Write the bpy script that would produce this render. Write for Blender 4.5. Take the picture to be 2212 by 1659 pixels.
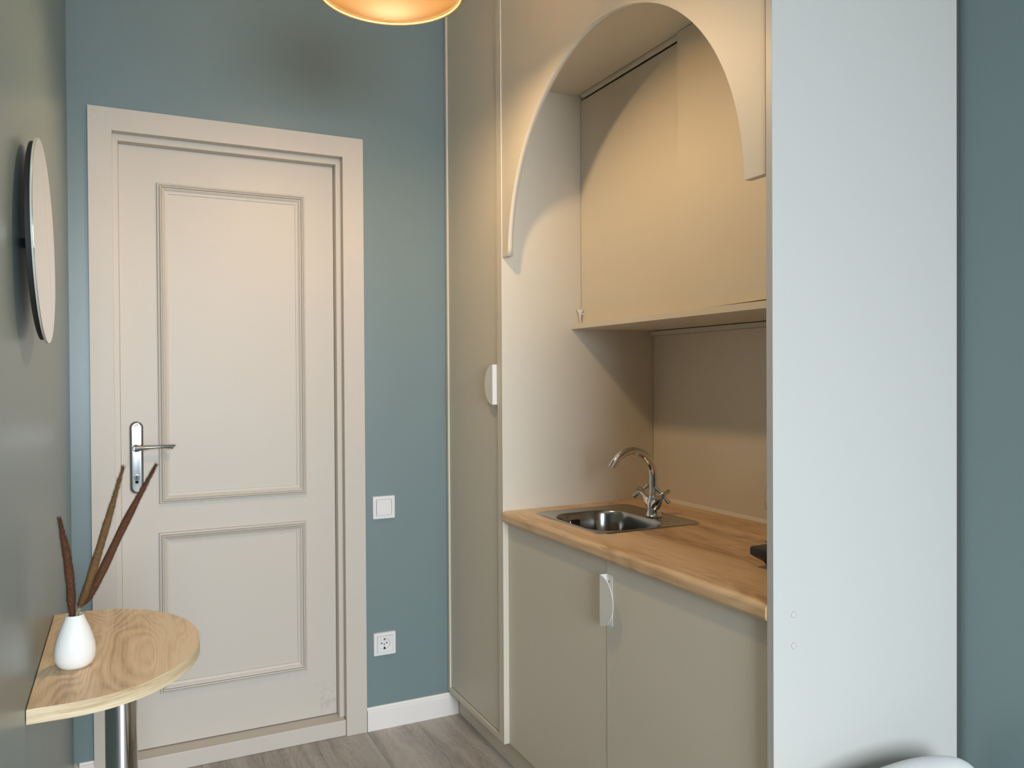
import bpy, bmesh, math, random
from mathutils import Vector, Matrix
random.seed(7)
for o in list(bpy.data.objects): bpy.data.objects.remove(o, do_unlink=True)
scene = bpy.context.scene
COL = scene.collection

# ------------------------------------------------------------------ camera
yaw, pit, rol, HC = math.radians(25.944), math.radians(-0.573), math.radians(-0.33), 1.285
F = Vector((math.sin(yaw)*math.cos(pit), math.cos(yaw)*math.cos(pit), math.sin(pit)))
R = Vector((math.cos(yaw), -math.sin(yaw), 0)); U = R.cross(F)
R2 = R*math.cos(rol)+U*math.sin(rol); U2 = -R*math.sin(rol)+U*math.cos(rol)
cd = bpy.data.cameras.new('camera'); cam = bpy.data.objects.new('camera', cd); COL.objects.link(cam)
cd.sensor_fit = 'HORIZONTAL'; cd.sensor_width = 36; cd.lens = 1718.98/2212*36; cd.clip_start = .01
cam.matrix_world = Matrix(((R2.x, U2.x, -F.x, 0), (R2.y, U2.y, -F.y, 0), (R2.z, U2.z, -F.z, HC), (0, 0, 0, 1)))
scene.camera = cam

# ------------------------------------------------------------------ world, daylight, exposure
w = bpy.data.worlds.new('sky'); scene.world = w; w.use_nodes = True
bg = w.node_tree.nodes['Background']; bg.inputs[0].default_value = (.62, .78, 1, 1); bg.inputs[1].default_value = 1.0
al = bpy.data.lights.new('window_daylight', 'AREA'); al.shape = 'RECTANGLE'; al.size = 1.5; al.size_y = 1.7; al.spread = math.radians(128)
al.energy = 67; al.color = (.78, .89, 1.0)
ao = bpy.data.objects.new('window_daylight', al); COL.objects.link(ao)
ao.location = (.45, -2.35, 1.50); ao.rotation_euler = (math.radians(62), 0, 0)
BULB = 174.0
BULB_COL = (1.0, .69, .38)
vs = scene.view_settings
vs.view_transform = 'Standard'; vs.look = 'None'; vs.gamma = 1; vs.use_curve_mapping = False; vs.exposure = 0.60

# ------------------------------------------------------------------ helpers
def srgb(r, g, b):
    f = lambda c: (c/255)/12.92 if c/255 <= .04045 else ((c/255+.055)/1.055)**2.4
    return (f(r), f(g), f(b), 1)

def mat(name, col, rough=.5, metal=0, spec=.5, bump=0, bscale=200, emit=None, es=0, var=0, coat=0, trans=0, ior=1.45):
    m = bpy.data.materials.new(name); m.use_nodes = True
    nt = m.node_tree; b = nt.nodes['Principled BSDF']
    b.inputs['Base Color'].default_value = col; b.inputs['Roughness'].default_value = rough
    b.inputs['Metallic'].default_value = metal; b.inputs['Specular IOR Level'].default_value = spec
    b.inputs['IOR'].default_value = ior; b.inputs['Transmission Weight'].default_value = trans
    b.inputs['Coat Weight'].default_value = coat
    if emit: b.inputs['Emission Color'].default_value = emit; b.inputs['Emission Strength'].default_value = es
    if bump or var:
        tc = nt.nodes.new('ShaderNodeTexCoord'); n = nt.nodes.new('ShaderNodeTexNoise')
        n.inputs['Scale'].default_value = bscale; n.inputs['Detail'].default_value = 4
        nt.links.new(tc.outputs['Object'], n.inputs['Vector'])
        if bump:
            bp = nt.nodes.new('ShaderNodeBump'); bp.inputs['Strength'].default_value = bump; bp.inputs['Distance'].default_value = .001
            nt.links.new(n.outputs['Fac'], bp.inputs['Height']); nt.links.new(bp.outputs['Normal'], b.inputs['Normal'])
        if var:
            n2 = nt.nodes.new('ShaderNodeTexNoise'); n2.inputs['Scale'].default_value = 2.5; n2.inputs['Detail'].default_value = 3
            nt.links.new(tc.outputs['Object'], n2.inputs['Vector'])
            mx = nt.nodes.new('ShaderNodeMix'); mx.data_type = 'RGBA'
            mx.inputs[6].default_value = col; mx.inputs[7].default_value = tuple(c*(1-var) for c in col[:3])+(1,)
            nt.links.new(n2.outputs['Fac'], mx.inputs[0]); nt.links.new(mx.outputs[2], b.inputs['Base Color'])
    return m

def wood(name, dark, mid, light, along='Y', scale=1.0, rough=.45, rings=.5, bump=.15, per_object=False, figure=.6):
    m = bpy.data.materials.new(name); m.use_nodes = True
    nt = m.node_tree; N = nt.nodes.new; L = nt.links.new; b = nt.nodes['Principled BSDF']
    tc = N('ShaderNodeTexCoord'); vec = tc.outputs['Object']
    if per_object:
        oi = N('ShaderNodeObjectInfo'); ad = N('ShaderNodeVectorMath'); ad.operation = 'MULTIPLY_ADD'
        cb = N('ShaderNodeCombineXYZ')
        for i in range(3): L(oi.outputs['Random'], cb.inputs[i])
        L(cb.outputs[0], ad.inputs[0]); ad.inputs[1].default_value = (17, 31, 5); L(vec, ad.inputs[2]); vec = ad.outputs[0]
    mp = N('ShaderNodeMapping'); L(vec, mp.inputs['Vector'])
    s = {'X': (.9, 9, 3), 'Y': (9, .9, 3)}[along]
    mp.inputs['Scale'].default_value = tuple(v*scale for v in s)
    big = N('ShaderNodeTexNoise'); big.inputs['Scale'].default_value = 1.0; big.inputs['Detail'].default_value = 5; big.inputs['Distortion'].default_value = .8
    L(mp.outputs[0], big.inputs['Vector'])
    # cathedral figure: contour lines of a stretched noise
    mp2 = N('ShaderNodeMapping'); L(vec, mp2.inputs['Vector'])
    s2 = {'X': (1.2, 5.5, 1.5), 'Y': (5.5, 1.2, 1.5)}[along]; mp2.inputs['Scale'].default_value = tuple(v*scale for v in s2)
    fn = N('ShaderNodeTexNoise'); fn.inputs['Scale'].default_value = 1.0; fn.inputs['Detail'].default_value = 2; fn.inputs['Distortion'].default_value = .4
    L(mp2.outputs[0], fn.inputs['Vector'])
    mu = N('ShaderNodeMath'); mu.operation = 'MULTIPLY'; mu.inputs[1].default_value = 22; L(fn.outputs['Fac'], mu.inputs[0])
    fr = N('ShaderNodeMath'); fr.operation = 'FRACT'; L(mu.outputs[0], fr.inputs[0])
    pp = N('ShaderNodeMath'); pp.operation = 'PINGPONG'; pp.inputs[1].default_value = .5; L(mu.outputs[0], pp.inputs[0])
    # fine pores
    mp3 = N('ShaderNodeMapping'); L(vec, mp3.inputs['Vector'])
    s3 = {'X': (9, 160, 160), 'Y': (160, 9, 160)}[along]; mp3.inputs['Scale'].default_value = tuple(v*scale for v in s3)
    fine = N('ShaderNodeTexNoise'); fine.inputs['Scale'].default_value = 1.0; fine.inputs['Detail'].default_value = 3; L(mp3.outputs[0], fine.inputs['Vector'])
    a1 = N('ShaderNodeMath'); a1.operation = 'MULTIPLY_ADD'; L(pp.outputs[0], a1.inputs[0]); a1.inputs[1].default_value = rings; L(big.outputs['Fac'], a1.inputs[2])
    a2 = N('ShaderNodeMath'); a2.operation = 'MULTIPLY_ADD'; L(fine.outputs['Fac'], a2.inputs[0]); a2.inputs[1].default_value = .45; L(a1.outputs[0], a2.inputs[2])
    cr = N('ShaderNodeValToRGB'); L(a2.outputs[0], cr.inputs[0])
    e = cr.color_ramp.elements; e[0].position = .5+rings*.08; e[0].color = dark; e[1].position = 1.05 if False else .99; e[1].color = light
    k = cr.color_ramp.elements.new(.74); k.color = mid
    out = cr.outputs[0]
    if per_object:
        hs = N('ShaderNodeHueSaturation'); ma = N('ShaderNodeMapRange'); L(oi.outputs['Random'], ma.inputs[0])
        ma.inputs[3].default_value = .86; ma.inputs[4].default_value = 1.1; L(ma.outputs[0], hs.inputs['Value']); L(out, hs.inputs['Color']); out = hs.outputs[0]
    L(out, b.inputs['Base Color'])
    bp = N('ShaderNodeBump'); bp.inputs['Strength'].default_value = bump; bp.inputs['Distance'].default_value = .0006
    L(fine.outputs['Fac'], bp.inputs['Height']); L(bp.outputs[0], b.inputs['Normal'])
    b.inputs['Roughness'].default_value = rough
    return m

def link(name, me, m, parent=None):
    o = bpy.data.objects.new(name, me); COL.objects.link(o)
    if m:
        for k in (m if isinstance(m, (list, tuple)) else [m]): me.materials.append(k)
    if parent: o.parent = parent
    return o

def finish(bm, name, m, parent=None, smooth=False, loc=None):
    bmesh.ops.recalc_face_normals(bm, faces=bm.faces)
    me = bpy.data.meshes.new(name); bm.to_mesh(me); bm.free()
    if smooth:
        for p in me.polygons: p.use_smooth = True
        try: me.set_sharp_from_angle(angle=math.radians(38))
        except Exception: pass
    o = link(name, me, m, parent)
    return o

def add_box(bm, x0, x1, y0, y1, z0, z1, bev=0.0, seg=2):
    b = bmesh.new()
    vs = [b.verts.new(p) for p in ((x0,y0,z0),(x1,y0,z0),(x1,y1,z0),(x0,y1,z0),(x0,y0,z1),(x1,y0,z1),(x1,y1,z1),(x0,y1,z1))]
    for f in ((0,3,2,1),(4,5,6,7),(0,1,5,4),(1,2,6,5),(2,3,7,6),(3,0,4,7)): b.faces.new([vs[i] for i in f])
    if bev: bmesh.ops.bevel(b, geom=b.edges[:], offset=bev, segments=seg, profile=.6, affect='EDGES')
    merge(bm, b)

def merge(bm, b, mi=0):
    mp = {}
    for v in b.verts: mp[v] = bm.verts.new(v.co)
    for f in b.faces:
        try:
            n = bm.faces.new([mp[v] for v in f.verts]); n.material_index = mi if mi else f.material_index; n.smooth = f.smooth
        except ValueError: pass
    b.free()

def box(name, x0, x1, y0, y1, z0, z1, m, parent=None, bev=.0012):
    bm = bmesh.new(); add_box(bm, x0, x1, y0, y1, z0, z1, bev); return finish(bm, name, m, parent)

def add_loft(bm, loops, cap0=False, cap1=False, closed=True, mi=0):
    rows = [[bm.verts.new(p) for p in l] for l in loops]
    n = len(rows[0])
    for a, b in zip(rows, rows[1:]):
        for i in range(n if closed else n-1):
            f = bm.faces.new((a[i], a[(i+1) % n], b[(i+1) % n], b[i])); f.material_index = mi
    if cap0: bm.faces.new(rows[0][::-1]).material_index = mi
    if cap1: bm.faces.new(rows[-1]).material_index = mi
    return rows

def ring(c, n, r, seg, ax=None):
    n = Vector(n).normalized(); a = Vector(ax) if ax else (Vector((0,0,1)) if abs(n.z) < .9 else Vector((1,0,0)))
    u = (a-n*a.dot(n)).normalized(); v = n.cross(u); c = Vector(c)
    return [c+u*math.cos(2*math.pi*i/seg)*r+v*math.sin(2*math.pi*i/seg)*r for i in range(seg)]

def add_tube(bm, pts, radii, seg=24, caps=True, mi=0):
    pts = [Vector(p) for p in pts]
    if not isinstance(radii, (list, tuple)): radii = [radii]*len(pts)
    loops = []; ref = None
    for i, p in enumerate(pts):
        t = (pts[min(i+1, len(pts)-1)]-pts[max(i-1, 0)]).normalized()
        if ref is None: ref = Vector((0,1,0)) if abs(t.y) < .8 else Vector((1,0,0))
        ref = (ref-t*ref.dot(t)).normalized(); v = t.cross(ref)
        loops.append([p+ref*math.cos(2*math.pi*k/seg)*radii[i]+v*math.sin(2*math.pi*k/seg)*radii[i] for k in range(seg)])
    add_loft(bm, loops, caps, caps, mi=mi)

def tube(name, pts, r, m, parent=None, seg=24):
    bm = bmesh.new(); add_tube(bm, pts, r, seg); return finish(bm, name, m, parent, True)

def lathe(name, prof, m, parent=None, c=(0,0,0), seg=48, axis='Z', caps=(True, True)):
    bm = bmesh.new(); loops = []
    for r, h in prof:
        l = []
        for i in range(seg):
            a = 2*math.pi*i/seg; x, y = r*math.cos(a), r*math.sin(a)
            l.append({'Z': (c[0]+x, c[1]+y, c[2]+h), 'Y': (c[0]+x, c[1]+h, c[2]+y), 'X': (c[0]+h, c[1]+x, c[2]+y)}[axis])
        loops.append(l)
    add_loft(bm, loops, *caps); return finish(bm, name, m, parent, True)

def prism(bm, pts, axis, a0, a1, bev=0, mi=0):
    """closed 2-D outline extruded along an axis; pts in the two other axes (order XYZ)"""
    def P(p, a): return {'X': (a, p[0], p[1]), 'Y': (p[0], a, p[1]), 'Z': (p[0], p[1], a)}[axis]
    b = bmesh.new()
    A = [b.verts.new(P(p, a0)) for p in pts]; B = [b.verts.new(P(p, a1)) for p in pts]; n = len(pts)
    b.faces.new(A[::-1]); b.faces.new(B)
    for i in range(n): b.faces.new((A[i], A[(i+1) % n], B[(i+1) % n], B[i]))
    if bev:
        es = [e for e in b.edges if (e.verts[0] in A) == (e.verts[1] in A)]
        bmesh.ops.bevel(b, geom=es, offset=bev, segments=2, profile=.6, affect='EDGES')
    merge(bm, b, mi)

def rrect(x0, x1, y0, y1, r, k=8):
    out = []
    for cx, cy, a0 in ((x1-r, y1-r, 0), (x0+r, y1-r, 90), (x0+r, y0+r, 180), (x1-r, y0+r, 270)):
        for i in range(k+1):
            a = math.radians(a0+90*i/k); out.append((cx+r*math.cos(a), cy+r*math.sin(a)))
    return out

def frame_sweep(bm, x0, x1, z0, z1, yb, prof):
    """mitred rectangular moulding facing -Y; prof = (inset, proud)"""
    for k in range(len(prof)-1):
        (i0, h0), (i1, h1) = prof[k], prof[k+1]
        c = lambda i, h: [Vector((x0+i, yb-h, z0+i)), Vector((x1-i, yb-h, z0+i)), Vector((x1-i, yb-h, z1-i)), Vector((x0+i, yb-h, z1-i))]
        A = [bm.verts.new(v) for v in c(i0, h0)]; B = [bm.verts.new(v) for v in c(i1, h1)]
        for j in range(4): bm.faces.new((A[j], A[(j+1) % 4], B[(j+1) % 4], B[j]))

def thing(name, label, cat, loc=(0,0,0), group=None):
    o = bpy.data.objects.new(name, None); COL.objects.link(o); o.location = loc; o.empty_display_size = .05
    o['label'] = label; o['category'] = cat
    if group: o['group'] = group
    bpy.context.view_layer.update()
    return o
def tag(o, label, cat, group=None):
    o['label'] = label; o['category'] = cat
    if group: o['group'] = group
    return o
def struct(o, label=None, cat=None):
    o['kind'] = 'structure'
    if label: o['label'] = label
    if cat: o['category'] = cat
    return o
def to_base(root, loc):
    """move an Empty to its thing's base while its parts stay where they are"""
    root.location = loc
    for ch in root.children: ch.matrix_parent_inverse = Matrix.Translation(Vector(loc)).inverted()

# ------------------------------------------------------------------ materials
M = {}
M['teal'] = mat('teal_paint', srgb(121, 137, 136), rough=.33, spec=.65, bump=.12, bscale=350, var=.04)
M['ceil'] = mat('ceiling_paint', srgb(235, 233, 228), rough=.9, bump=.1)
M['doorwhite'] = mat('door_enamel', srgb(206, 196, 182), rough=.42, spec=.45, bump=.06, bscale=90, var=.03)
M['trimwhite'] = mat('trim_white', srgb(236, 229, 222), rough=.4, spec=.5)
M['cab'] = mat('cabinet_laminate', srgb(218, 209, 191), rough=.5, spec=.45, bump=.05, bscale=500)
M['panel'] = mat('panel_laminate', srgb(190, 186, 178), rough=.42, spec=.5, bump=.05, bscale=500)
M['splash'] = mat('splash_laminate', srgb(220, 210, 192), rough=.28, spec=.5)
M['handle'] = mat('white_powdercoat', srgb(232, 230, 222), rough=.45)
M['chrome'] = mat('chrome', (.72, .71, .69, 1), rough=.07, metal=1)
M['satin'] = mat('satin_nickel', (.36, .36, .35, 1), rough=.16, metal=1)
M['steel'] = mat('brushed_steel', (.40, .385, .36, 1), rough=.17, metal=1, bump=.04, bscale=600)
M['mirror'] = mat('mirror_silver', (.86, .88, .86, 1), rough=.01, metal=1)
M['mirroredge'] = mat('mirror_edge', srgb(188, 184, 168), rough=.3)
M['blackback'] = mat('mirror_back', srgb(30, 32, 30), rough=.7)
M['dark'] = mat('dark_void', srgb(22, 20, 18), rough=.8)
M['black'] = mat('black_enamel', srgb(20, 19, 18), rough=.35)
M['iron'] = mat('cast_iron', srgb(48, 44, 40), rough=.6)
M['plastic'] = mat('white_plastic', srgb(232, 228, 224), rough=.3)
M['ceramic'] = mat('vase_glaze', srgb(242, 238, 230), rough=.12, spec=.6, bump=.05, bscale=30)
M['shade'] = mat('lamp_enamel', srgb(150, 124, 84), rough=.45, spec=.4)
M['shadein'] = mat('lamp_inner_enamel', srgb(40, 27, 11), rough=.4, spec=.15)
def translucent(m, fac, col):
    nt = m.node_tree; t = nt.nodes.new('ShaderNodeBsdfTranslucent'); t.inputs[0].default_value = col
    x = nt.nodes.new('ShaderNodeMixShader'); x.inputs[0].default_value = fac
    nt.links.new(nt.nodes['Principled BSDF'].outputs[0], x.inputs[1]); nt.links.new(t.outputs[0], x.inputs[2])
    nt.links.new(x.outputs[0], nt.nodes['Material Output'].inputs[0])
translucent(M['shadein'], .30, (1, .86, .66, 1)); M['shadeout'] = mat('lamp_outer_enamel', srgb(236, 222, 190), rough=.5, spec=.3); translucent(M['shadeout'], .75, (1, .92, .8, 1))
M['bulb'] = mat('bulb_glow', (1, 1, 1, 1), emit=BULB_COL+(1,), es=BULB)
M['cloth'] = mat('white_cotton', srgb(226, 224, 220), rough=.9, bump=.5, bscale=900)
M['glass'] = mat('clear_glass', (1, 1, 1, 1), rough=.0, trans=1, ior=1.45)
M['seal'] = mat('sealing_strip', srgb(224, 214, 196), rough=.5)
M['plume'] = mat('dried_plume', srgb(98, 60, 36), rough=.9)
M['plume2'] = mat('dried_plume_tan', srgb(118, 86, 50), rough=.9)
M['stem'] = mat('dried_stem', srgb(150, 134, 100), rough=.7)
M['oak'] = wood('worktop_oak', srgb(172, 132, 90), srgb(212, 174, 130), srgb(230, 197, 154), 'Y', 1.0, .38, rings=.3)
M['sonoma'] = wood('table_oak', srgb(188, 158, 122), srgb(222, 194, 156), srgb(236, 213, 180), 'Y', 1.5, .5, rings=.4)
M['floor'] = wood('grey_vinyl_plank', srgb(142, 131, 122), srgb(170, 159, 149), srgb(190, 181, 171), 'Y', 1.7, .42, rings=.20, per_object=True)

D = 2.8232; XL = -.154; XR = 1.636; XRB = 1.70; ZCEIL = 2.85; YF = -2.6; XFL = -2.6; YLE = 1.05

# ------------------------------------------------------------------ room shell
fl = struct(box('floor', XFL-.1, XRB+.1, YF-.1, D+.2, -.12, -.006, M['dark'], bev=0), 'grey wood-look plank floor', 'floor')
pw, pl = .186, 1.22
x = XL-14*pw; i = 0
while x < XRB-.01:
    off = [-.35, -.9, -.12, -.62, -1.05][i % 5]; y = YF+off
    while y < (D if x > XL-.01 else YLE)-.001:
        y0, y1, x1 = max(y, YF), min(y+pl, (D if x > XL-.01 else YLE)-.001), min(x+pw, XRB)
        if y1-y0 > .02:
            bm = bmesh.new(); add_box(bm, .0002, x1-x-.0002, .0002, y1-y0-.0002, -.0058, 0, .0005, 1)
            o = finish(bm, 'plank', M['floor'], fl); o.location = (x, y0, 0)
        y += pl
    x += pw; i += 1
struct(box('ceiling', XFL-.1, XRB+.1, YF-.1, D+.2, ZCEIL, ZCEIL+.1, M['ceil'], bev=0), 'white ceiling out of frame', 'ceiling')
struct(box('wall_left', XL-.12, XL, YLE, D+.2, 0, ZCEIL, M['teal'], bev=0), 'muted teal painted wall at the left with the round mirror', 'wall')
struct(box('wall_return', XFL, XL-.1205, YLE, YLE+.12, 0, ZCEIL, M['teal'], bev=0), 'teal wall turning left beside the camera, out of frame', 'wall')
struct(box('wall_far_left', XFL-.1, XFL-.0005, YF-.1, YLE+.12, 0, ZCEIL, M['teal'], bev=0), 'teal wall at the far left of the room, out of frame', 'wall')
bm = bmesh.new()
add_box(bm, XR, XRB+.1, YF-.1, 1.1460, 0, ZCEIL)
struct(finish(bm, 'wall_right', M['teal']), 'muted teal painted wall at the far right', 'wall')
struct(box('wall_recess', XRB, XRB+.1, 1.1465, D+.2, 0, ZCEIL, M['teal'], bev=0), 'wall behind the kitchen cabinets', 'wall')
OX0, OX1, OZ = -.03, .702, 2.066          # door opening in the casing
bm = bmesh.new()
add_box(bm, XL, OX0-.02, D, D+.2, 0, ZCEIL); add_box(bm, OX1+.02, XRB, D, D+.2, 0, ZCEIL); add_box(bm, OX0-.02, OX1+.02, D, D+.2, OZ+.02, ZCEIL); add_box(bm, OX0-.02, OX1+.02, D+.15, D+.2, 0, OZ+.02)  # last box: unseen backing added to block light leaking round the door leaf
struct(finish(bm, 'wall_back', M['teal']), 'muted teal painted wall around the white door', 'wall')
WX0, WX1, WZ0, WZ1 = -.32, 1.22, .36, 2.34
bm = bmesh.new()
add_box(bm, XFL, WX0, YF-.1, YF, 0, ZCEIL); add_box(bm, WX1, XR, YF-.1, YF, 0, ZCEIL)
add_box(bm, WX0, WX1, YF-.1, YF, 0, WZ0); add_box(bm, WX0, WX1, YF-.1, YF, WZ1, ZCEIL)
struct(finish(bm, 'wall_front', M['teal']), 'teal wall with the window, behind the camera', 'wall')
wn = bpy.data.objects.new('window_1', None); COL.objects.link(wn); struct(wn, 'white framed window behind the camera', 'window')
bm = bmesh.new()
for a in ((WX0, WX0+.06, WZ0, WZ1), (WX1-.06, WX1, WZ0, WZ1), (WX0+.06, WX1-.06, WZ0, WZ0+.06), (WX0+.06, WX1-.06, WZ1-.06, WZ1)):
    add_box(bm, a[0], a[1], YF-.09, YF-.03, a[2], a[3], .002)
finish(bm, 'window_frame', M['trimwhite'], wn)

# baseboards
def baseboard(name, axis, a0, a1, face, sign, label):
    # profile: foot .014 thick, rounded top; 'face' is the wall plane
    h, t = .0835, .0145
    pr = [(0, 0), (t, 0), (t, h-.014), (t-.003, h-.009), (t-.006, h-.006), (t-.0085, h), (0, h)]
    bm = bmesh.new()
    prism(bm, [(face+sign*(p[0]+.0004), p[1]) for p in pr], 'X' if axis == 'X' else 'Y', a0, a1)
    return struct(finish(bm, name, M['trimwhite']), label, 'baseboard')
baseboard('baseboard_back', 'X', .7785, 1.133, D, -1, 'white baseboard between the door casing and the cabinet')
baseboard('baseboard_corner', 'X', XL+.015, -.0965, D, -1, 'short white baseboard left of the door casing')
baseboard('baseboard_left', 'Y', YLE+.001, D-.001, XL, 1, 'white baseboard along the left wall')
baseboard('baseboard_right', 'Y', YF+.01, 1.128, XR, -1, 'white baseboard along the right wall')

# ------------------------------------------------------------------ door
dr = bpy.data.objects.new('door_1', None); COL.objects.link(dr)
struct(dr, 'white two-panel door in a white casing on the teal wall', 'door')
YC = D-.016
def mitre(name, pts, y0, y1, bev=.0004):
    bm = bmesh.new(); prism(bm, pts, 'Y', y0, y1, bev); return finish(bm, name, M['doorwhite'], dr)
CX0, CX1, CZ = -.0975, .776, 2.137
mitre('casing_board', [(CX0, .0006), (OX0, .0006), (OX0, OZ), (CX0, CZ)], YC, D-.0005)
mitre('casing_board', [(OX1, .0006), (CX1, .0006), (CX1, CZ), (OX1, OZ)], YC, D-.0005)
mitre('casing_board', [(CX0, CZ), (OX0, OZ), (OX1, OZ), (CX1, CZ)], YC, D-.0005)
YJ = 2.846; jw = .0155
def jamb(pts): 
    bm = bmesh.new(); prism(bm, pts, 'Y', YJ, 2.93, .001); finish(bm, 'jamb', M['doorwhite'], dr)
JX0, JX1, JZ = OX0+.001+jw, OX1-.001-jw, OZ-.020
jamb([(OX0-.018, .0570), (JX0, .0570), (JX0, JZ), (OX0-.018, OZ+.018)])
jamb([(JX1, .0570), (OX1+.018, .0570), (OX1+.018, OZ+.018), (JX1, JZ)])
jamb([(OX0-.018, OZ+.018), (JX0, JZ), (JX1, JZ), (OX1+.018, OZ+.018)])
# liner behind the casing (the first step)
for xx in ((OX0-.0185, OX0-.001), (OX1+.001, OX1+.0185)):
    box('jamb_liner', xx[0], xx[1], D-.0003, YJ-.0003, .0005, OZ, M['doorwhite'], dr, 0)
box('jamb_liner', OX0-.0185, OX1+.0185, D-.0003, YJ-.0003, OZ+.001, OZ+.0185, M['doorwhite'], dr, 0)
box('threshold', OX0+.0008, OX1-.0008, 2.8155, 2.93, .0006, .0567, M['doorwhite'], dr, .002)
# leaf
YLF = 2.884
bm = bmesh.new(); add_box(bm, JX0+.0003, JX1-.0012, YLF, 2.924, .0600, JZ-.0004, .0006)
lm = mat('door_leaf_enamel', srgb(206, 196, 182), rough=.42, spec=.45)
nt = lm.node_tree; Nn = nt.nodes.new; b = nt.nodes['Principled BSDF']
tc = Nn('ShaderNodeTexCoord'); sx = Nn('ShaderNodeVectorMath'); sx.operation = 'DISTANCE'; sx.inputs[1].default_value = (.655, 2.884, .115)
nt.links.new(tc.outputs['Object'], sx.inputs[0])
nz = Nn('ShaderNodeTexNoise'); nz.inputs['Scale'].default_value = 24; nz.inputs['Detail'].default_value = 4; nz.inputs['Distortion'].default_value = 1.2; nt.links.new(tc.outputs['Object'], nz.inputs['Vector'])
ma = Nn('ShaderNodeMapRange'); nt.links.new(sx.outputs['Value'], ma.inputs[0]); ma.inputs[1].default_value = .02; ma.inputs[2].default_value = .085; ma.inputs[3].default_value = 1; ma.inputs[4].default_value = 0
mb = Nn('ShaderNodeMapRange'); nt.links.new(nz.outputs['Fac'], mb.inputs[0]); mb.inputs[1].default_value = .5; mb.inputs[2].default_value = .72
mm = Nn('ShaderNodeMath'); mm.operation = 'MULTIPLY'; nt.links.new(ma.outputs[0], mm.inputs[0]); nt.links.new(mb.outputs[0], mm.inputs[1])
mm2 = Nn('ShaderNodeMath'); mm2.operation = 'MULTIPLY'; mm2.inputs[1].default_value = .75; nt.links.new(mm.outputs[0], mm2.inputs[0])
mx = Nn('ShaderNodeMix'); mx.data_type = 'RGBA'; mx.inputs[6].default_value = srgb(206, 196, 182); mx.inputs[7].default_value = srgb(168, 160, 152)
nt.links.new(mm2.outputs[0], mx.inputs[0]); nt.links.new(mx.outputs[2], b.inputs['Base Color'])
leaf = finish(bm, 'leaf', lm, dr)
prof_hi = [(0, -.001), (.0004, .0065), (.002, .0085), (.0050, .0088), (.0062, .0080), (.0068, .0055), (.0080, .0055), (.0088, .0105), (.0105, .0125), (.0130, .0118), (.0138, .0100), (.0142, .0060), (.0155, .0060), (.0160, .0092), (.0185, .0085), (.025, .0042), (.0310, .0032), (.0330, .0030), (.0334, -.0005)]
bm = bmesh.new(); frame_sweep(bm, .0995, .5815, .8685, 1.9295, YLF, [(a_, h_*1.35) for a_, h_ in prof_hi]); o = finish(bm, 'panel_moulding', M['doorwhite'], leaf)
bm = bmesh.new(); frame_sweep(bm, .0970, .5790, .2365, .7715, YLF, [(a_, h_*1.35) for a_, h_ in prof_hi]); o = finish(bm, 'panel_moulding', M['doorwhite'], leaf)
# lock set
bm = bmesh.new()
def plate_outline(cx, z0, z1, w):
    r = w/2; out = []
    for k in range(17): a = math.radians(180*k/16); out.append((cx+r*math.cos(a), z1-r+r*math.sin(a)))
    for k in range(17): a = math.radians(180+180*k/16); out.append((cx+r*math.cos(a), z0+r*.9+r*.9*math.sin(a)))
    return out
hx = .0325
l0 = plate_outline(hx, .9065, 1.1435, .041)
def off(l, s): return [(hx+(p[0]-hx)*s, 1.025+(p[1]-1.025)*(1-(1-s)*.17)) for p in l]
add_loft(bm, [[(p[0], YLF-.0002, p[1]) for p in l0], [(p[0], YLF-.0035, p[1]) for p in l0], [(p[0], YLF-.0070, p[1]) for p in off(l0, .93)], [(p[0], YLF-.0085, p[1]) for p in off(l0, .82)], [(p[0], YLF-.0088, p[1]) for p in off(l0, .60)]], True, True)
finish(bm, 'lock_plate', M['satin'], leaf, True)
lathe('rose', [(.0125, -.009), (.0125, -.020), (.0115, -.028), (.0095, -.034)], M['satin'], leaf, (hx, YLF, 1.0565), 32, 'Y')
bm = bmesh.new(); loops = []
for k in range(15):
    t = k/14; xx = hx-.006+t*.118; zz = 1.0565+.006*math.sin(t*1.6)-.004*t*t; yy = YLF-.040+.004*math.sin(t*3.1)
    ry = .0095-.003*math.sin(t*math.pi)*.8; rz = .0105-.0058*math.sin(min(1, t*1.1)*math.pi*.62)+(.0022*max(0, t-.6)/.4)
    loops.append([(xx+(.006 if k == 14 else 0)*math.sin(2*math.pi*j/16), yy+ry*math.cos(2*math.pi*j/16), zz+rz*math.sin(2*math.pi*j/16)) for j in range(16)])
add_loft(bm, loops, True, True); finish(bm, 'lever', M['satin'], leaf, True)
bm = bmesh.new(); add_tube(bm, [(hx, YLF-.008, .9600), (hx, YLF-.0125, .9600)], .0088, 24); add_tube(bm, [(hx, YLF-.008, .9440), (hx, YLF-.0122, .9440)], .0052, 20)
add_box(bm, hx-.0050, hx+.0050, YLF-.0122, YLF-.008, .943, .958)
finish(bm, 'lock_cylinder', M['chrome'], leaf, True)
bm = bmesh.new(); add_box(bm, hx-.0011, hx+.0011, YLF-.0130, YLF-.0120, .954, .966, .0003); finish(bm, 'key_slot', M['dark'], leaf)
lathe('screw', [(.0058, -.0085), (.0058, -.0100), (.0050, -.0108), (.002, -.0102)], M['chrome'], leaf, (hx, YLF, 1.1300), 24, 'Y')

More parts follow.
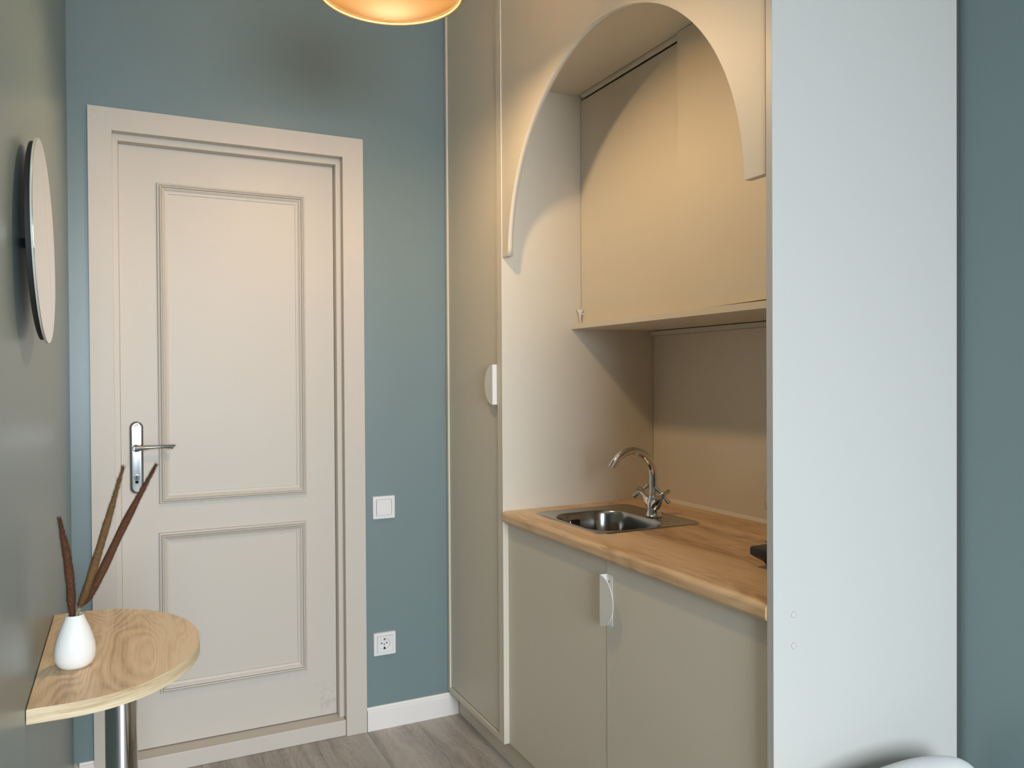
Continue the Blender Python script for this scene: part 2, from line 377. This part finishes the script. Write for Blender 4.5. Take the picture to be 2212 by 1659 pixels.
# ------------------------------------------------------------------ switch and socket
def faceplate(root, cx, cz, s=.0415):
    bm = bmesh.new(); y = D-.0004
    o = rrect(cx-s, cx+s, cz-s, cz+s, .003, 4); 
    sc = lambda l, k: [(cx+(p[0]-cx)*k, cz+(p[1]-cz)*k) for p in l]
    P = lambda l, yy: [(p[0], yy, p[1]) for p in l]
    inn = rrect(cx-.0288, cx+.0288, cz-.0288, cz+.0288, .0015, 4)
    add_loft(bm, [P(o, y), P(o, y-.006), P(sc(o, .975), y-.009), P(sc(inn, 1.03), y-.0095), P(inn, y-.0085), P(inn, y-.004)], True, False)
    finish(bm, 'frame', M['plastic'], root, True)
sw = thing('light_switch', 'white square light switch beside the door casing, above the socket', 'light switch')
faceplate(sw, .8465, .8083)
bm = bmesh.new(); prism(bm, [(.8185, -.0284+.8083), (.8745, -.0284+.8083), (.8745, .0284+.8083), (.8185, .0284+.8083)], 'Y', D-.0125, D-.004, .0012)
for v in bm.verts:
    if v.co.y < D-.008: v.co.y += (v.co.x-.8185)/.056*.003
finish(bm, 'rocker', M['plastic'], sw)
to_base(sw, (.8465, D, .77))
so = thing('power_socket', 'white square wall socket low on the teal wall, above the baseboard', 'socket')
cx, cz = .8460, .3090
faceplate(so, cx, cz)
bm = bmesh.new(); y = D-.0004
ang = [2*math.pi*(k+.5)/64 for k in range(64)]
sq = [(cx+.0283*math.cos(a)/max(abs(math.cos(a)), abs(math.sin(a))), cz+.0283*math.sin(a)/max(abs(math.cos(a)), abs(math.sin(a)))) for a in ang]
C = lambda r, yy: [(cx+r*math.cos(a), yy, cz+r*math.sin(a)) for a in ang]
add_loft(bm, [[(p[0], y-.004, p[1]) for p in sq], [(p[0], y-.0098, p[1]) for p in sq], C(.0215, y-.0105), C(.0205, y-.0100), C(.0196, y-.0015)], False, True)
finish(bm, 'insert', M['plastic'], so, True)
for dx in (-.0095, .0095):
    lathe('contact_hole', [(.0026, -.0022), (.0026, -.0016)], M['dark'], so, (cx+dx, D, cz), 20, 'Y')
box('earth_clip', cx-.0022, cx+.0022, D-.009, D-.002, cz-.0200, cz-.0130, M['dark'], so, .0003)
box('earth_clip', cx-.0022, cx+.0022, D-.009, D-.002, cz+.0130, cz+.0200, M['satin'], so, .0003)
lathe('screw', [(.0022, -.0030), (.0022, -.0018)], M['satin'], so, (cx, D, cz-.004), 16, 'Y')
to_base(so, (cx, D, cz-.04))

# ------------------------------------------------------------------ built-in cabinets
XC, YN, YR = 1.0943, 2.3221, 1.1294
XW = 1.6985                                     # wall behind the cabinets
ZB, ZTOP = .0907, 2.845

def half_moon(name, X, Y, zc, d, parent, hole=True):
    """bent-sheet grip: mounting flange on the door, web standing out, half-moon plate returning towards d (+1/-1 in Y)"""
    bm = bmesh.new(); h = .0655; dep = .0205; t = .0014
    fo = rrect(Y, Y+d*.0275, zc-h, zc+h, .004, 4) if d > 0 else rrect(Y-.0275, Y, zc-h, zc+h, .004, 4)
    prism(bm, fo, 'X', X-.0012, X-.0002)
    add_box(bm, X-dep, X-.0002, min(Y, Y+d*t), max(Y, Y+d*t), zc-h, zc+h)
    arc = [(Y+d*.062*math.sin(math.pi*k/40), zc-h*math.cos(math.pi*k/40)) for k in range(41)]
    prism(bm, arc, 'X', X-dep-t, X-dep, .0004)
    if hole:
        for s in (-1, 1): 
            b2 = bmesh.new(); add_tube(b2, [(X-.0015, Y+d*.0135, zc+s*(h-.017)), (X-.0006, Y+d*.0135, zc+s*(h-.017))], .0022, 14)
            for f in b2.faces: f.material_index = 1
            merge(bm, b2)
    return finish(bm, name, [M['handle'], M['dark']], parent)

# tall cabinet
tc_ = thing('tall_cabinet', 'tall narrow greige cabinet beside the teal wall, one long door', 'cabinet')
box('side_panel', XC, XW, 2.8020, 2.8196, ZB, ZTOP, M['cab'], tc_, .0008)
box('side_panel', XC, XW, 2.3412, 2.3590, ZB, ZTOP, M['cab'], tc_, .0008)
box('bottom_panel', XC, XW, 2.3594, 2.8016, ZB, ZB+.018, M['cab'], tc_, .0008)
box('back_panel', XW-.006, XW, 2.3594, 2.8016, ZB+.0185, ZTOP, M['cab'], tc_, 0)
td = box('door', XC+.0065, XC+.0245, 2.3612, 2.7998, ZB+.0215, ZTOP-.004, M['cab'], tc_, .0008)
half_moon('handle', XC+.0065, 2.3640, 1.2575, 1, td, False)
to_base(tc_, (XC, 2.58, ZB))

tag(box('niche_side_panel', XC, XW, YN, YN+.0185, ZB, ZTOP, M['cab'], bev=.0008), 'greige upright panel at the left of the kitchen niche, beside the tall cabinet', 'panel')
rp = thing('end_panel', 'large pale panel closing the right end of the kitchen niche', 'panel')
box('board', XC, 1.622, YR, YR+.0170, .0006, ZTOP, M['panel'], rp, .0008)
box('gap_shadow_strip', 1.6224, XR-.0004, YR+.0008, YR+.0160, .0006, ZTOP, mat('gap_shadow_grey', srgb(72, 72, 66), rough=.9), rp, 0)  # added strip; its dark colour stands in for shadow in the wall gap
for z in (.8256, .7662):
    lathe('screw_cap', [(.0064, .0001), (.0064, -.0012), (.0055, -.0022), (.003, -.0028)], M['panel'], rp, (1.1457, YR, z), 24, 'Y')
to_base(rp, (1.36, YR, 0))

# arch board over the niche
bm = bmesh.new()
ya, yb = 1.1512, 2.3208; cy, czz, rr, zend = 1.745, 1.66, .5363, 1.667
a0 = math.asin((zend-czz)/rr)
arc = [(cy+rr*math.cos(a0+(math.pi-2*a0)*k/72), czz+rr*math.sin(a0+(math.pi-2*a0)*k/72)) for k in range(73)]
b = bmesh.new(); xa, xb = XC+.0035, XC+.0215
rows = []
for xx in (xa, xb):
    top = [b.verts.new((xx, yb+(ya-yb)*k/72, ZTOP)) for k in range(73)]
    bot = [b.verts.new((xx, p[0], p[1])) for p in arc]
    lc = b.verts.new((xx, yb, zend)); rc = b.verts.new((xx, ya, zend))
    rows.append((top, bot, lc, rc))
for top, bot, lc, rc in rows:
    for k in range(72): b.faces.new((top[k], top[k+1], bot[k+1], bot[k]))
    b.faces.new((top[0], bot[0], lc)); b.faces.new((top[-1], rc, bot[-1]))
(t0, b0, l0_, r0), (t1, b1, l1_, r1) = rows
for k in range(72):
    f = b.faces.new((b0[k], b0[k+1], b1[k+1], b1[k])); f.smooth = True
    b.faces.new((t0[k], t0[k+1], t1[k+1], t1[k]))
for q in ((t0[0], l0_, l1_, t1[0]), (l0_, b0[0], b1[0], l1_), (t0[-1], r0, r1, t1[-1]), (r0, b0[-1], b1[-1], r1)): b.faces.new(q)
merge(bm, b)
tag(finish(bm, 'arch_board', M['cab']), 'greige board with a half-round arch cut-out above the kitchen niche', 'arch')
tag(box('niche_ceiling_board', XC+.0225, XW, 1.1472, YN-.0006, 2.2255, 2.2435, M['cab']), 'horizontal board closing the top of the niche behind the arch', 'board')

# upper cabinet with sliding doors
uc = thing('upper_cabinet', 'greige wall cabinet with two sliding doors behind the arch', 'cabinet')
ys0, ys1 = 1.1472, YN-.0006
box('bottom_shelf', 1.353, XW-.009, ys0, ys1, 1.4410, 1.4592, M['cab'], uc, .0008)
box('top_track', 1.3772, 1.3885, 1.76, ys1-.03, 2.2128, 2.2238, M['cab'], uc, .0006)
ld = box('sliding_door', 1.392, 1.404, 1.70, ys1-.0018, 1.4603, 2.2095, M['cab'], uc, .0006)
bm = bmesh.new(); add_box(bm, 1.370, 1.3765, ys0+.0008, 1.7690, 1.4597, 2.2237, .0006)
for v in bm.verts:
    if v.co.z < 1.6: v.co.z += max(0, (1.769-v.co.y)/(1.769-ys0))*.0080
finish(bm, 'sliding_door', M['cab'], uc)
box('back_panel', XW-.0085, XW, ys0, ys1, 1.4410, 2.225, M['cab'], uc, 0)
bm = bmesh.new()                                # little plastic pull at the left door's edge
loops = []
for z, wx, wy in ((1.4640, .0008, .0008), (1.476, .0022, .002), (1.488, .0042, .0035), (1.494, .0052, .0045), (1.4985, .0105, .006), (1.503, .0125, .0055), (1.5055, .0100, .004)):
    loops.append([(1.3790+wx*math.cos(2*math.pi*k/16), 2.3080+wy*math.sin(2*math.pi*k/16), z+ (abs(math.cos(2*math.pi*k/16))**3)*.006*(z > 1.5)) for k in range(16)])
add_loft(bm, loops, True, True)
add_box(bm, 1.3790, 1.3930, 2.306, 2.310, 1.490, 1.496)
finish(bm, 'door_pull', M['plastic'], uc, True)
to_base(uc, (1.5, 1.735, 1.441))

tag(box('back_rail', 1.665, XW-.0005, 1.1475, 2.3065, 1.4245, 1.4385, M['cab'], bev=.0008), 'slim greige rail under the wall cabinet along the splashback', 'rail')
tag(box('splashback', 1.6870, XW-.0005, 1.1475, YN-.0016, .8495, 1.4240, M['splash'], bev=.0008), 'plain beige splashback panel behind the tap', 'splashback')
bm = bmesh.new(); prism(bm, [(1.6865, .8494), (1.6865, .8610), (1.6830, .8610), (1.6740, .8520), (1.6735, .8494)], 'Y', 1.1478, YN-.0008, .0006)
tag(finish(bm, 'sealing_strip', M['seal']), 'cream sealing strip between worktop and splashback', 'trim')

# base cabinet
bc = thing('base_cabinet', 'greige two-door base cabinet under the oak worktop', 'cabinet')
box('side_panel', 1.133, XW-.001, 2.3035, YN-.0005, ZB, .8125, M['cab'], bc)
box('side_panel', 1.133, XW-.001, 1.1468, 1.1650, ZB, .8125, M['cab'], bc)
box('bottom_panel', 1.133, XW-.001, 1.1655, 2.3030, ZB, ZB+.018, M['cab'], bc)
box('back_panel', XW-.007, XW-.001, 1.1655, 2.3030, ZB+.0185, .8125, M['cab'], bc)
XD = 1.1135
box('door', XD, XD+.018, 1.7385, YN-.0015, ZB, .8100, M['cab'], bc, .0008)
kd = box('door', XD-.0012, XD+.0168, 1.1475, 1.7362, ZB, .8100, M['cab'], bc, .0008)
half_moon('handle', XD-.0012, 1.7345, .7090, -1, kd)
to_base(bc, (1.4, 1.735, ZB))
tag(box('plinth', 1.1343, 1.150, 1.1468, 2.8085, .0006, ZB-.0005, M['cab']), 'greige toe-kick board along the floor under the cabinets', 'plinth')

# worktop with sink cut-out and rounded front edge
bm = bmesh.new(); zt, zb = .849, .8135; xf = 1.0905
pr = []
for k in range(9): a = math.radians(90+10*k); pr.append((xf+.014+.014*math.cos(a), zt-.014+.014*math.sin(a)))
for k in range(7): a = math.radians(180+13*k); pr.append((xf+.010+.010*math.cos(a), zb+.010+.010*math.sin(a)))
SX0, SX1, SY0, SY1 = 1.1640, 1.5230, 1.8480, 2.2440      # sink rim
hx0, hx1, hy0, hy1 = SX0+.012, SX1-.012, SY0+.012, SY1-.012
prism(bm, pr+[(hx0, zb), (hx0, zt)], 'Y', YR+.0175, YN-.0007)
add_box(bm, hx1, 1.6865, YR+.0175, YN-.0007, zb, zt); add_box(bm, hx0, hx1, YR+.0175, hy0, zb, zt); add_box(bm, hx0, hx1, hy1, YN-.0007, zb, zt)
bmesh.ops.remove_doubles(bm, verts=bm.verts[:], dist=1e-5)
wt = finish(bm, 'worktop', M['oak']); tag(wt, 'oak-look kitchen worktop with rounded front edge', 'worktop')

# sink
sk = thing('sink', 'small square stainless steel sink set into the worktop', 'sink')
N = 96; scx, scy = (1.178+1.425)/2, (1.870+2.182)/2
def rr_pt(a, x0, x1, y0, y1, r, bulge=0):
    """point of a rounded rectangle hit by a ray from its own centre"""
    cx, cy = (x0+x1)/2, (y0+y1)/2; hw, hh = (x1-x0)/2, (y1-y0)/2
    c, s = math.cos(a), math.sin(a); lo, hi = 0, 2
    def inside(t):
        px, py = abs(c*t), abs(s*t)
        if px > hw or py > hh: return False
        if px > hw-r and py > hh-r: return (px-hw+r)**2+(py-hh+r)**2 <= r*r
        return True
    for _ in range(40):
        m_ = (lo+hi)/2
        if inside(m_): lo = m_
        else: hi = m_
    return cx+c*lo, cy+s*lo
def loop(x0, x1, y0, y1, r, z): return [rr_pt(2*math.pi*k/N, x0, x1, y0, y1, r)+(z,) for k in range(N)]
bx0, bx1, by0, by1 = 1.1800, 1.4290, 1.8700, 2.1840
def bowl(ins, z, r=.085): 
    out = []
    for k in range(N):
        a = 2*math.pi*k/N; px, py = rr_pt(a, bx0+ins, bx1-ins, by0+ins, by1-ins, r-ins*.5)
        out.append((px, py, z))
    return out
bm = bmesh.new()
O = lambda i, z: loop(SX0+i, SX1-i, SY0+i, SY1-i, .030-min(i, .02)*.8, z)
rows = [O(.0, .8494), O(.0008, .8512), O(.003, .8522), O(.006, .8520), O(.010, .8508), O(.0125, .8505)]
add_loft(bm, rows+[bowl(-.0035, .8503), bowl(-.0015, .8498), bowl(0, .8480), bowl(.003, .840), bowl(.006, .78), bowl(.010, .735), bowl(.020, .715), bowl(.045, .706), bowl(.085, .703)], False, True)
finish(bm, 'basin', M['steel'], sk, True)
bm = bmesh.new(); fr = rrect(2.0-.016, 2.0+.016, .798, .826, .004, 4)
oy = by1-.0058
# overflow plate on the far basin wall
fr = rrect(1.262, 1.296, .799, .829, .005, 4); inn = [(1.279+(p[0]-1.279)*.86, .814+(p[1]-.814)*.86) for p in fr]
P = lambda l, yy: [(p[0], yy, p[1]) for p in l]
add_loft(bm, [P(fr, oy+.001), P(fr, oy-.0025), P(inn, oy-.0025), P(inn, oy-.0018)], True, True)
finish(bm, 'overflow', M['steel'], sk, True)
lathe('drain', [(.038, .0), (.038, .002), (.030, .0015), (.028, -.004), (.005, -.004)], M['chrome'], sk, (1.30, 2.03, .7032), 32)
to_base(sk, (scx, scy, .703))

# tap
tp = thing('faucet', 'chrome swan-neck tap with two cross handles on the sink', 'faucet')
fx, fy = 1.4555, 2.003; zb_ = .8512
lathe('base', [(.0245, 0), (.0245, .004), (.0225, .0065), (.0215, .014), (.0200, .026), (.0205, .040), (.0190, .050), (.0150, .056)], M['chrome'], tp, (fx, fy, zb_), 40)
sp = [(fx, fy, zb_+.05), (fx-.0005, fy, .925), (fx-.001, fy, .955)]
cxs, czs, rs = fx-.0785, .9790, .0770
for k in range(25):
    a = math.radians(6*k+2); sp.append((cxs+rs*math.cos(a), fy, czs+rs*math.sin(a)))
lx, ly, lz = sp[-1]; a = math.radians(146); sp.append((lx-math.sin(a)*.016, fy, lz+math.cos(a)*.016))
bm = bmesh.new(); add_tube(bm, sp, [.0130, .0130, .0124]+[.0119]*25+[.0119], 28, True)
finish(bm, 'spout', M['chrome'], tp, True)
lathe('collar', [(.0150, 0), (.0158, .003), (.0150, .010), (.0128, .013)], M['chrome'], tp, (fx, fy, zb_+.052), 32)
for s in (1, -1):
    d = Vector((-.10, s*.76, .64)).normalized(); p0 = Vector((fx, fy, zb_+.027))
    bm = bmesh.new(); add_tube(bm, [p0+d*q for q in (.004, .034, .036, .046, .050, .074)], [.0165, .0150, .0136, .0124, .0090, .0075], 24)
    finish(bm, 'valve', M['chrome'], tp, True)
    hc = p0+d*.072; u = d.cross(Vector((1, 0, 0))).normalized(); v = d.cross(u).normalized()
    rot = math.radians(38 if s > 0 else 20); u2 = u*math.cos(rot)+v*math.sin(rot); v2 = -u*math.sin(rot)+v*math.cos(rot)
    bm = bmesh.new()
    add_tube(bm, [hc-d*.004, hc+d*.004, hc+d*.0065, hc+d*.012, hc+d*.0145], [.0085, .0085, .0070, .0062, .003], 20)
    for ax in (u2, -u2, v2, -v2):
        add_tube(bm, [hc+ax*q for q in (.004, .011, .024, .0295, .0312)], [.0040, .0044, .0060, .0060, .0042], 16)
    finish(bm, 'cross_handle', M['chrome'], tp, True)
to_base(tp, (fx, fy, zb_))

# hot plate
hp = thing('hot_plate', 'black portable hot plate at the right end of the worktop', 'hot plate')
hX0, hX1, hY0, hY1 = 1.270, 1.535, 1.160, 1.389
bm = bmesh.new(); rows = []
for ins, z in ((.025, .8496), (.0235, .858), (.020, .8635), (.014, .868), (.008, .8715), (.002, .8765), (.0, .8785), (.0, .8925), (.002, .8952), (.006, .8955)):
    rows.append([(p[0], p[1], z) for p in rrect(hX0+ins, hX1-ins, hY0+ins, hY1-ins, .010 if ins < .01 else .012, 5)])
add_loft(bm, rows, True, True); finish(bm, 'body', M['black'], hp, True)
lathe('plate', [(.088, 0), (.090, .004), (.088, .010), (.030, .010), (.026, .0085), (.004, .0085)], M['iron'], hp, ((hX0+hX1)/2+.015, (hY0+hY1)/2, .8956), 48)
to_base(hp, (1.40, 1.275, .8496))
# stemmed glass behind the hot plate
lathe('stemmed_glass', [(.0335, 0), (.0335, .0012), (.012, .004), (.0042, .010), (.0038, .045), (.006, .055), (.022, .068), (.033, .090), (.0345, .110), (.031, .140), (.029, .155), (.0282, .155), (.0302, .140), (.0337, .110), (.0322, .091), (.0212, .070), (.003, .060)], M['glass'], None, (1.5215, 1.5520, .8494), 40)
tag(bpy.data.objects['stemmed_glass'], 'clear stemmed glass half hidden by the pale end panel', 'glass')

# ------------------------------------------------------------------ wall table
tb = thing('wall_table', 'small oak-look half-round wall table on a chrome leg', 'table')
tx0 = XL+.0012; ty, ta, tbx, tz = 1.834, .296, .231, .7350
out = [(tx0, ty-ta), ]
for k in range(61):
    a = -math.pi/2+math.pi*k/60; out.append((-.092+tbx*math.cos(a), ty+ta*math.sin(a)))
out.append((tx0, ty+ta))
bm = bmesh.new(); prism(bm, out, 'Z', tz-.0255, tz, .0012)
bm.normal_update()
for f_ in bm.faces:
    if abs(f_.normal.z) < .5: f_.material_index = 1
eb = wood('table_edge_band', srgb(182, 152, 112), srgb(214, 188, 148), srgb(232, 210, 174), 'Y', 1.0, .5, rings=.1)
for nd in eb.node_tree.nodes:
    if nd.type == 'MAPPING': v_ = nd.inputs['Scale'].default_value; k_ = 1.2 if v_[0] < 100 else 8; nd.inputs['Scale'].default_value = (k_*3, k_*3, k_*60)
finish(bm, 'tabletop', [M['sonoma'], eb], tb)
px, py = -.0130, 1.806
bm = bmesh.new(); add_tube(bm, [(px, py, .012), (px, py, tz-.029)], .030, 48); finish(bm, 'leg', M['chrome'], tb, True)
lathe('mounting_flange', [(.055, 0), (.055, .003), (.034, .0034)], M['chrome'], tb, (px, py, tz-.0294), 40)
lathe('foot', [(.045, 0), (.045, .008), (.040, .0115), (.031, .0125)], M['chrome'], tb, (px, py, .0006), 40)
to_base(tb, (px, py, .0006))

# vase and dried grass
vx, vy, vz = -.0905, 1.7290, tz+.0005
prof = [(.018, 0), (.0255, .0015), (.0315, .008), (.0355, .019), (.0362, .030), (.0345, .044), (.0300, .060), (.0243, .076), (.0185, .090), (.0155, .0975), (.0148, .0990), (.0138, .0985), (.0140, .090), (.020, .072), (.028, .050), (.028, .02), (.004, .012)]
vs_ = lathe('vase', prof, M['ceramic'], None, (vx, vy, vz), 64)
tag(vs_, 'small white glazed teardrop vase on the half-round table', 'vase')
def grass(name, pts, plume_from, wmax, label, m, seedv):
    rnd = random.Random(seedv); P = [Vector(p) for p in pts]
    def at(t):
        n = len(P)-1; k = min(int(t*n), n-1); f_ = t*n-k
        p0, p1, p2, p3 = P[max(k-1, 0)], P[k], P[k+1], P[min(k+2, n)]
        return .5*((2*p1)+(p2-p0)*f_+(2*p0-5*p1+4*p2-p3)*f_*f_+(3*p1-p0-3*p2+p3)*f_**3)
    root = thing(name, label, 'dried grass', group='dried grass in the vase')
    bm = bmesh.new(); add_tube(bm, [at(k/24) for k in range(25)], [.0023-.0014*k/24 for k in range(25)], 8); finish(bm, 'stem', M['stem'], root, True)
    bm = bmesh.new()
    core = [plume_from+(.985-plume_from)*k/20 for k in range(21)]
    prof = lambda q: wmax*(.55+.45*math.sin(min(1, q/.30)*math.pi/2))*max(.05, 1-(max(0, q-.55)/.45)**1.9*.95)*(1+.07*math.sin(q*23+seedv))
    add_tube(bm, [at(t) for t in core], [max(.0006, prof(k/20)*.66) for k in range(21)], 12)
    for _ in range(4200):
        q = rnd.random()**1.05; t = plume_from+(1-plume_from)*q*.985
        c = at(t); tg = (at(min(1, t+.02))-at(max(0, t-.02))).normalized()
        a = rnd.random()*6.283; ref = tg.cross(Vector((.3, .9, .1))).normalized(); v = tg.cross(ref)
        rd = ref*math.cos(a)+v*math.sin(a); w0 = max(.0012, prof(q))
        base = c+rd*w0*.5; L_ = .0034+.0042*rnd.random(); tip = base+rd*L_*.85+tg*(.003+rnd.random()*.008)
        sd = tg.cross(rd)*.00040
        bm.faces.new([bm.verts.new(x) for x in (base-sd, base+sd, tip)])
    me = bpy.data.meshes.new('plume'); bm.to_mesh(me); bm.free(); link('plume', me, m, root)
    to_base(root, pts[0]); return root
zb0 = vz+.030
grass('dried_grass', [(vx+.006, vy, zb0), (vx-.0040, vy, .835), (-.0970, vy+.002, .890), (-.1030, vy+.004, .950), (-.1145, vy+.004, 1.0190)], .22, .0112, 'short brown dried grass plume leaning left towards the wall', M['plume'], 3)
grass('dried_grass', [(vx-.006, vy-.004, zb0), (vx+.004, vy-.008, .835), (-.0700, vy-.012, .880), (-.0400, vy-.016, .983), (-.0045, vy-.020, 1.1145)], .33, .0108, 'tall tan dried grass plume, the more upright of the two leaning right', M['plume2'], 4)
grass('dried_grass', [(vx-.004, vy+.004, zb0), (vx+.006, vy+.007, .835), (-.0560, vy+.014, .882), (-.0020, vy+.026, .998), (.0555, vy+.034, 1.1100)], .33, .0114, 'brown dried grass plume leaning furthest right in front of the lock plate', M['plume'], 5)

# ------------------------------------------------------------------ round mirror on the left wall
mr = thing('wall_mirror', 'round frameless mirror hung on the left teal wall', 'mirror')
mc = Vector((-.1247, 1.630, 1.526)); mu = Vector((.0135, 1, 0)).normalized(); mv = Vector((-.0235, 0, 1)); mv = (mv-mu*mv.dot(mu)).normalized()
mn = mu.cross(mv); mn = mn if mn.x > 0 else -mn
def disc(rads, name, m):
    bm = bmesh.new(); loops = [[mc+mn*h+mu*math.cos(2*math.pi*k/96)*r+mv*math.sin(2*math.pi*k/96)*r for k in range(96)] for r, h in rads]
    add_loft(bm, loops, True, True); return finish(bm, name, m, mr, False)
disc([(.1778, -.0006), (.1778, .0)], 'glass', M['mirror'])
disc([(.1775, -.0040), (.1782, -.0036), (.1782, -.0012), (.1778, -.0008)], 'edge', M['mirroredge'])
disc([(.1695, -.0128), (.1720, -.0120), (.1720, -.0042)], 'backing', M['blackback'])
bm = bmesh.new(); add_box(bm, XL+.0004, -.1390, 1.65, 1.67, 1.520, 1.535, .001); finish(bm, 'hanger', M['blackback'], mr)
to_base(mr, (mc.x, mc.y, mc.z-.178))

# ------------------------------------------------------------------ pendant lamp
plx, ply, plz = .5765, 1.8330, 2.1960
pd = thing('pendant_lamp', 'cream dome pendant lamp glowing warm yellow at the top of the picture', 'lamp')
rim = .1722
outp = [(rim, 0), (rim+.0035, .002), (rim+.004, .006), (rim+.001, .009)]
for k in range(1, 15):
    a = math.radians(6.2*k); outp.append((rim*math.cos(a)**.9+.0, .009+.135*math.sin(a)))
outp.append((.022, .150))
inp = [(.020, .147)]
for k in range(14, 0, -1):
    a = math.radians(6.2*k); inp.append((max(.02, rim*math.cos(a)**.9-.004), .007+.132*math.sin(a)))
inp += [(rim-.006, .009), (rim-.0085, .0065), (rim-.0055, .0035), (rim-.003, .003)]
lathe('shade', outp+[(.018, .148)], M['shadeout'], pd, (plx, ply, plz), 96, 'Z', (False, False))
lathe('shade_lining', inp, M['shadein'], pd, (plx, ply, plz), 96, 'Z', (False, False))
lathe('rim', [(rim-.0025, .0), (rim-.0045, .002), (rim-.0050, .005), (rim, .006), (rim+.0042, .005), (rim+.0042, .002), (rim+.0015, -.0008), (rim-.0025, 0)], M['shade'], pd, (plx, ply, plz), 96, 'Z', (False, False))
lathe('lamp_holder', [(.020, .146), (.020, .112), (.016, .108), (.016, .102)], M['plastic'], pd, (plx, ply, plz), 32)
lathe('bulb', [(.013, .104), (.015, .098), (.022, .090), (.034, .078), (.0420, .062), (.0450, .044), (.0430, .026), (.0350, .010), (.0220, .000), (.010, -.003), (.001, -.0036)], M['bulb'], pd, (plx, ply, plz), 32)
tube('cord', [(plx, ply, plz+.150), (plx, ply, ZCEIL-.028)], .003, M['plastic'], pd, 12)
lathe('ceiling_rose', [(.012, 0), (.045, .010), (.050, .020), (.050, .0275)], M['plastic'], pd, (plx, ply, ZCEIL-.028), 32)
to_base(pd, (plx, ply, plz))

# ------------------------------------------------------------------ bed and pillow in the near right corner
bd = thing('bed', 'low bed along the right wall, carrying the white pillow', 'bed')
box('bed_base', .76, 1.616, -.92, 1.118, .08, .20, M['trimwhite'], bd, .01)
box('mattress', .77, 1.612, -.91, 1.114, .2005, .330, M['cloth'], bd, .03)
for xx in (.80, 1.53):
    for yy in (-.88, 1.03): box('leg', xx, xx+.05, yy, yy+.05, .0006, .0795, M['trimwhite'], bd, .003)
to_base(bd, (1.19, .1, .0006))
bm = bmesh.new(); pc = Vector((1.322, 1.012, .439)); lean = math.radians(14); roll_ = math.radians(0)
loops = []; nv = 64; pa, pb, pth = .215, .106, .072
rads = [.03, .2, .4, .55, .68, .79, .88, .94, .975, .992, 1.0]
def pillow_ring(r, sgn):
    out = []
    for k in range(nv):
        a = 2*math.pi*k/nv; c_, s_ = math.cos(a), math.sin(a)
        e_ = (abs(c_)**2.35+abs(s_)**2.35)**(-1/2.35)
        pinch = 1+.035*(abs(math.sin(2*a))**6)*r**4
        wr = .004*math.sin(9*a+3*r)*r*(1-r)*3
        xx, zz, yy = pa*e_*c_*r*pinch, pb*e_*s_*r*pinch, sgn*(pth*max(0, 1-r**2.6)**.62+wr)+.0015*sgn
        yy, zz = yy*math.cos(lean)+zz*math.sin(lean), -yy*math.sin(lean)+zz*math.cos(lean)
        out.append(pc+Vector((xx, yy, zz)))
    return out
loops = [pillow_ring(r, -1) for r in rads]+[pillow_ring(r, 1) for r in reversed(rads)]
add_loft(bm, loops, True, True)
po = finish(bm, 'pillow', M['cloth'], None, True); tag(po, 'white pillow peeping up at the lower right against the pale panel', 'pillow')
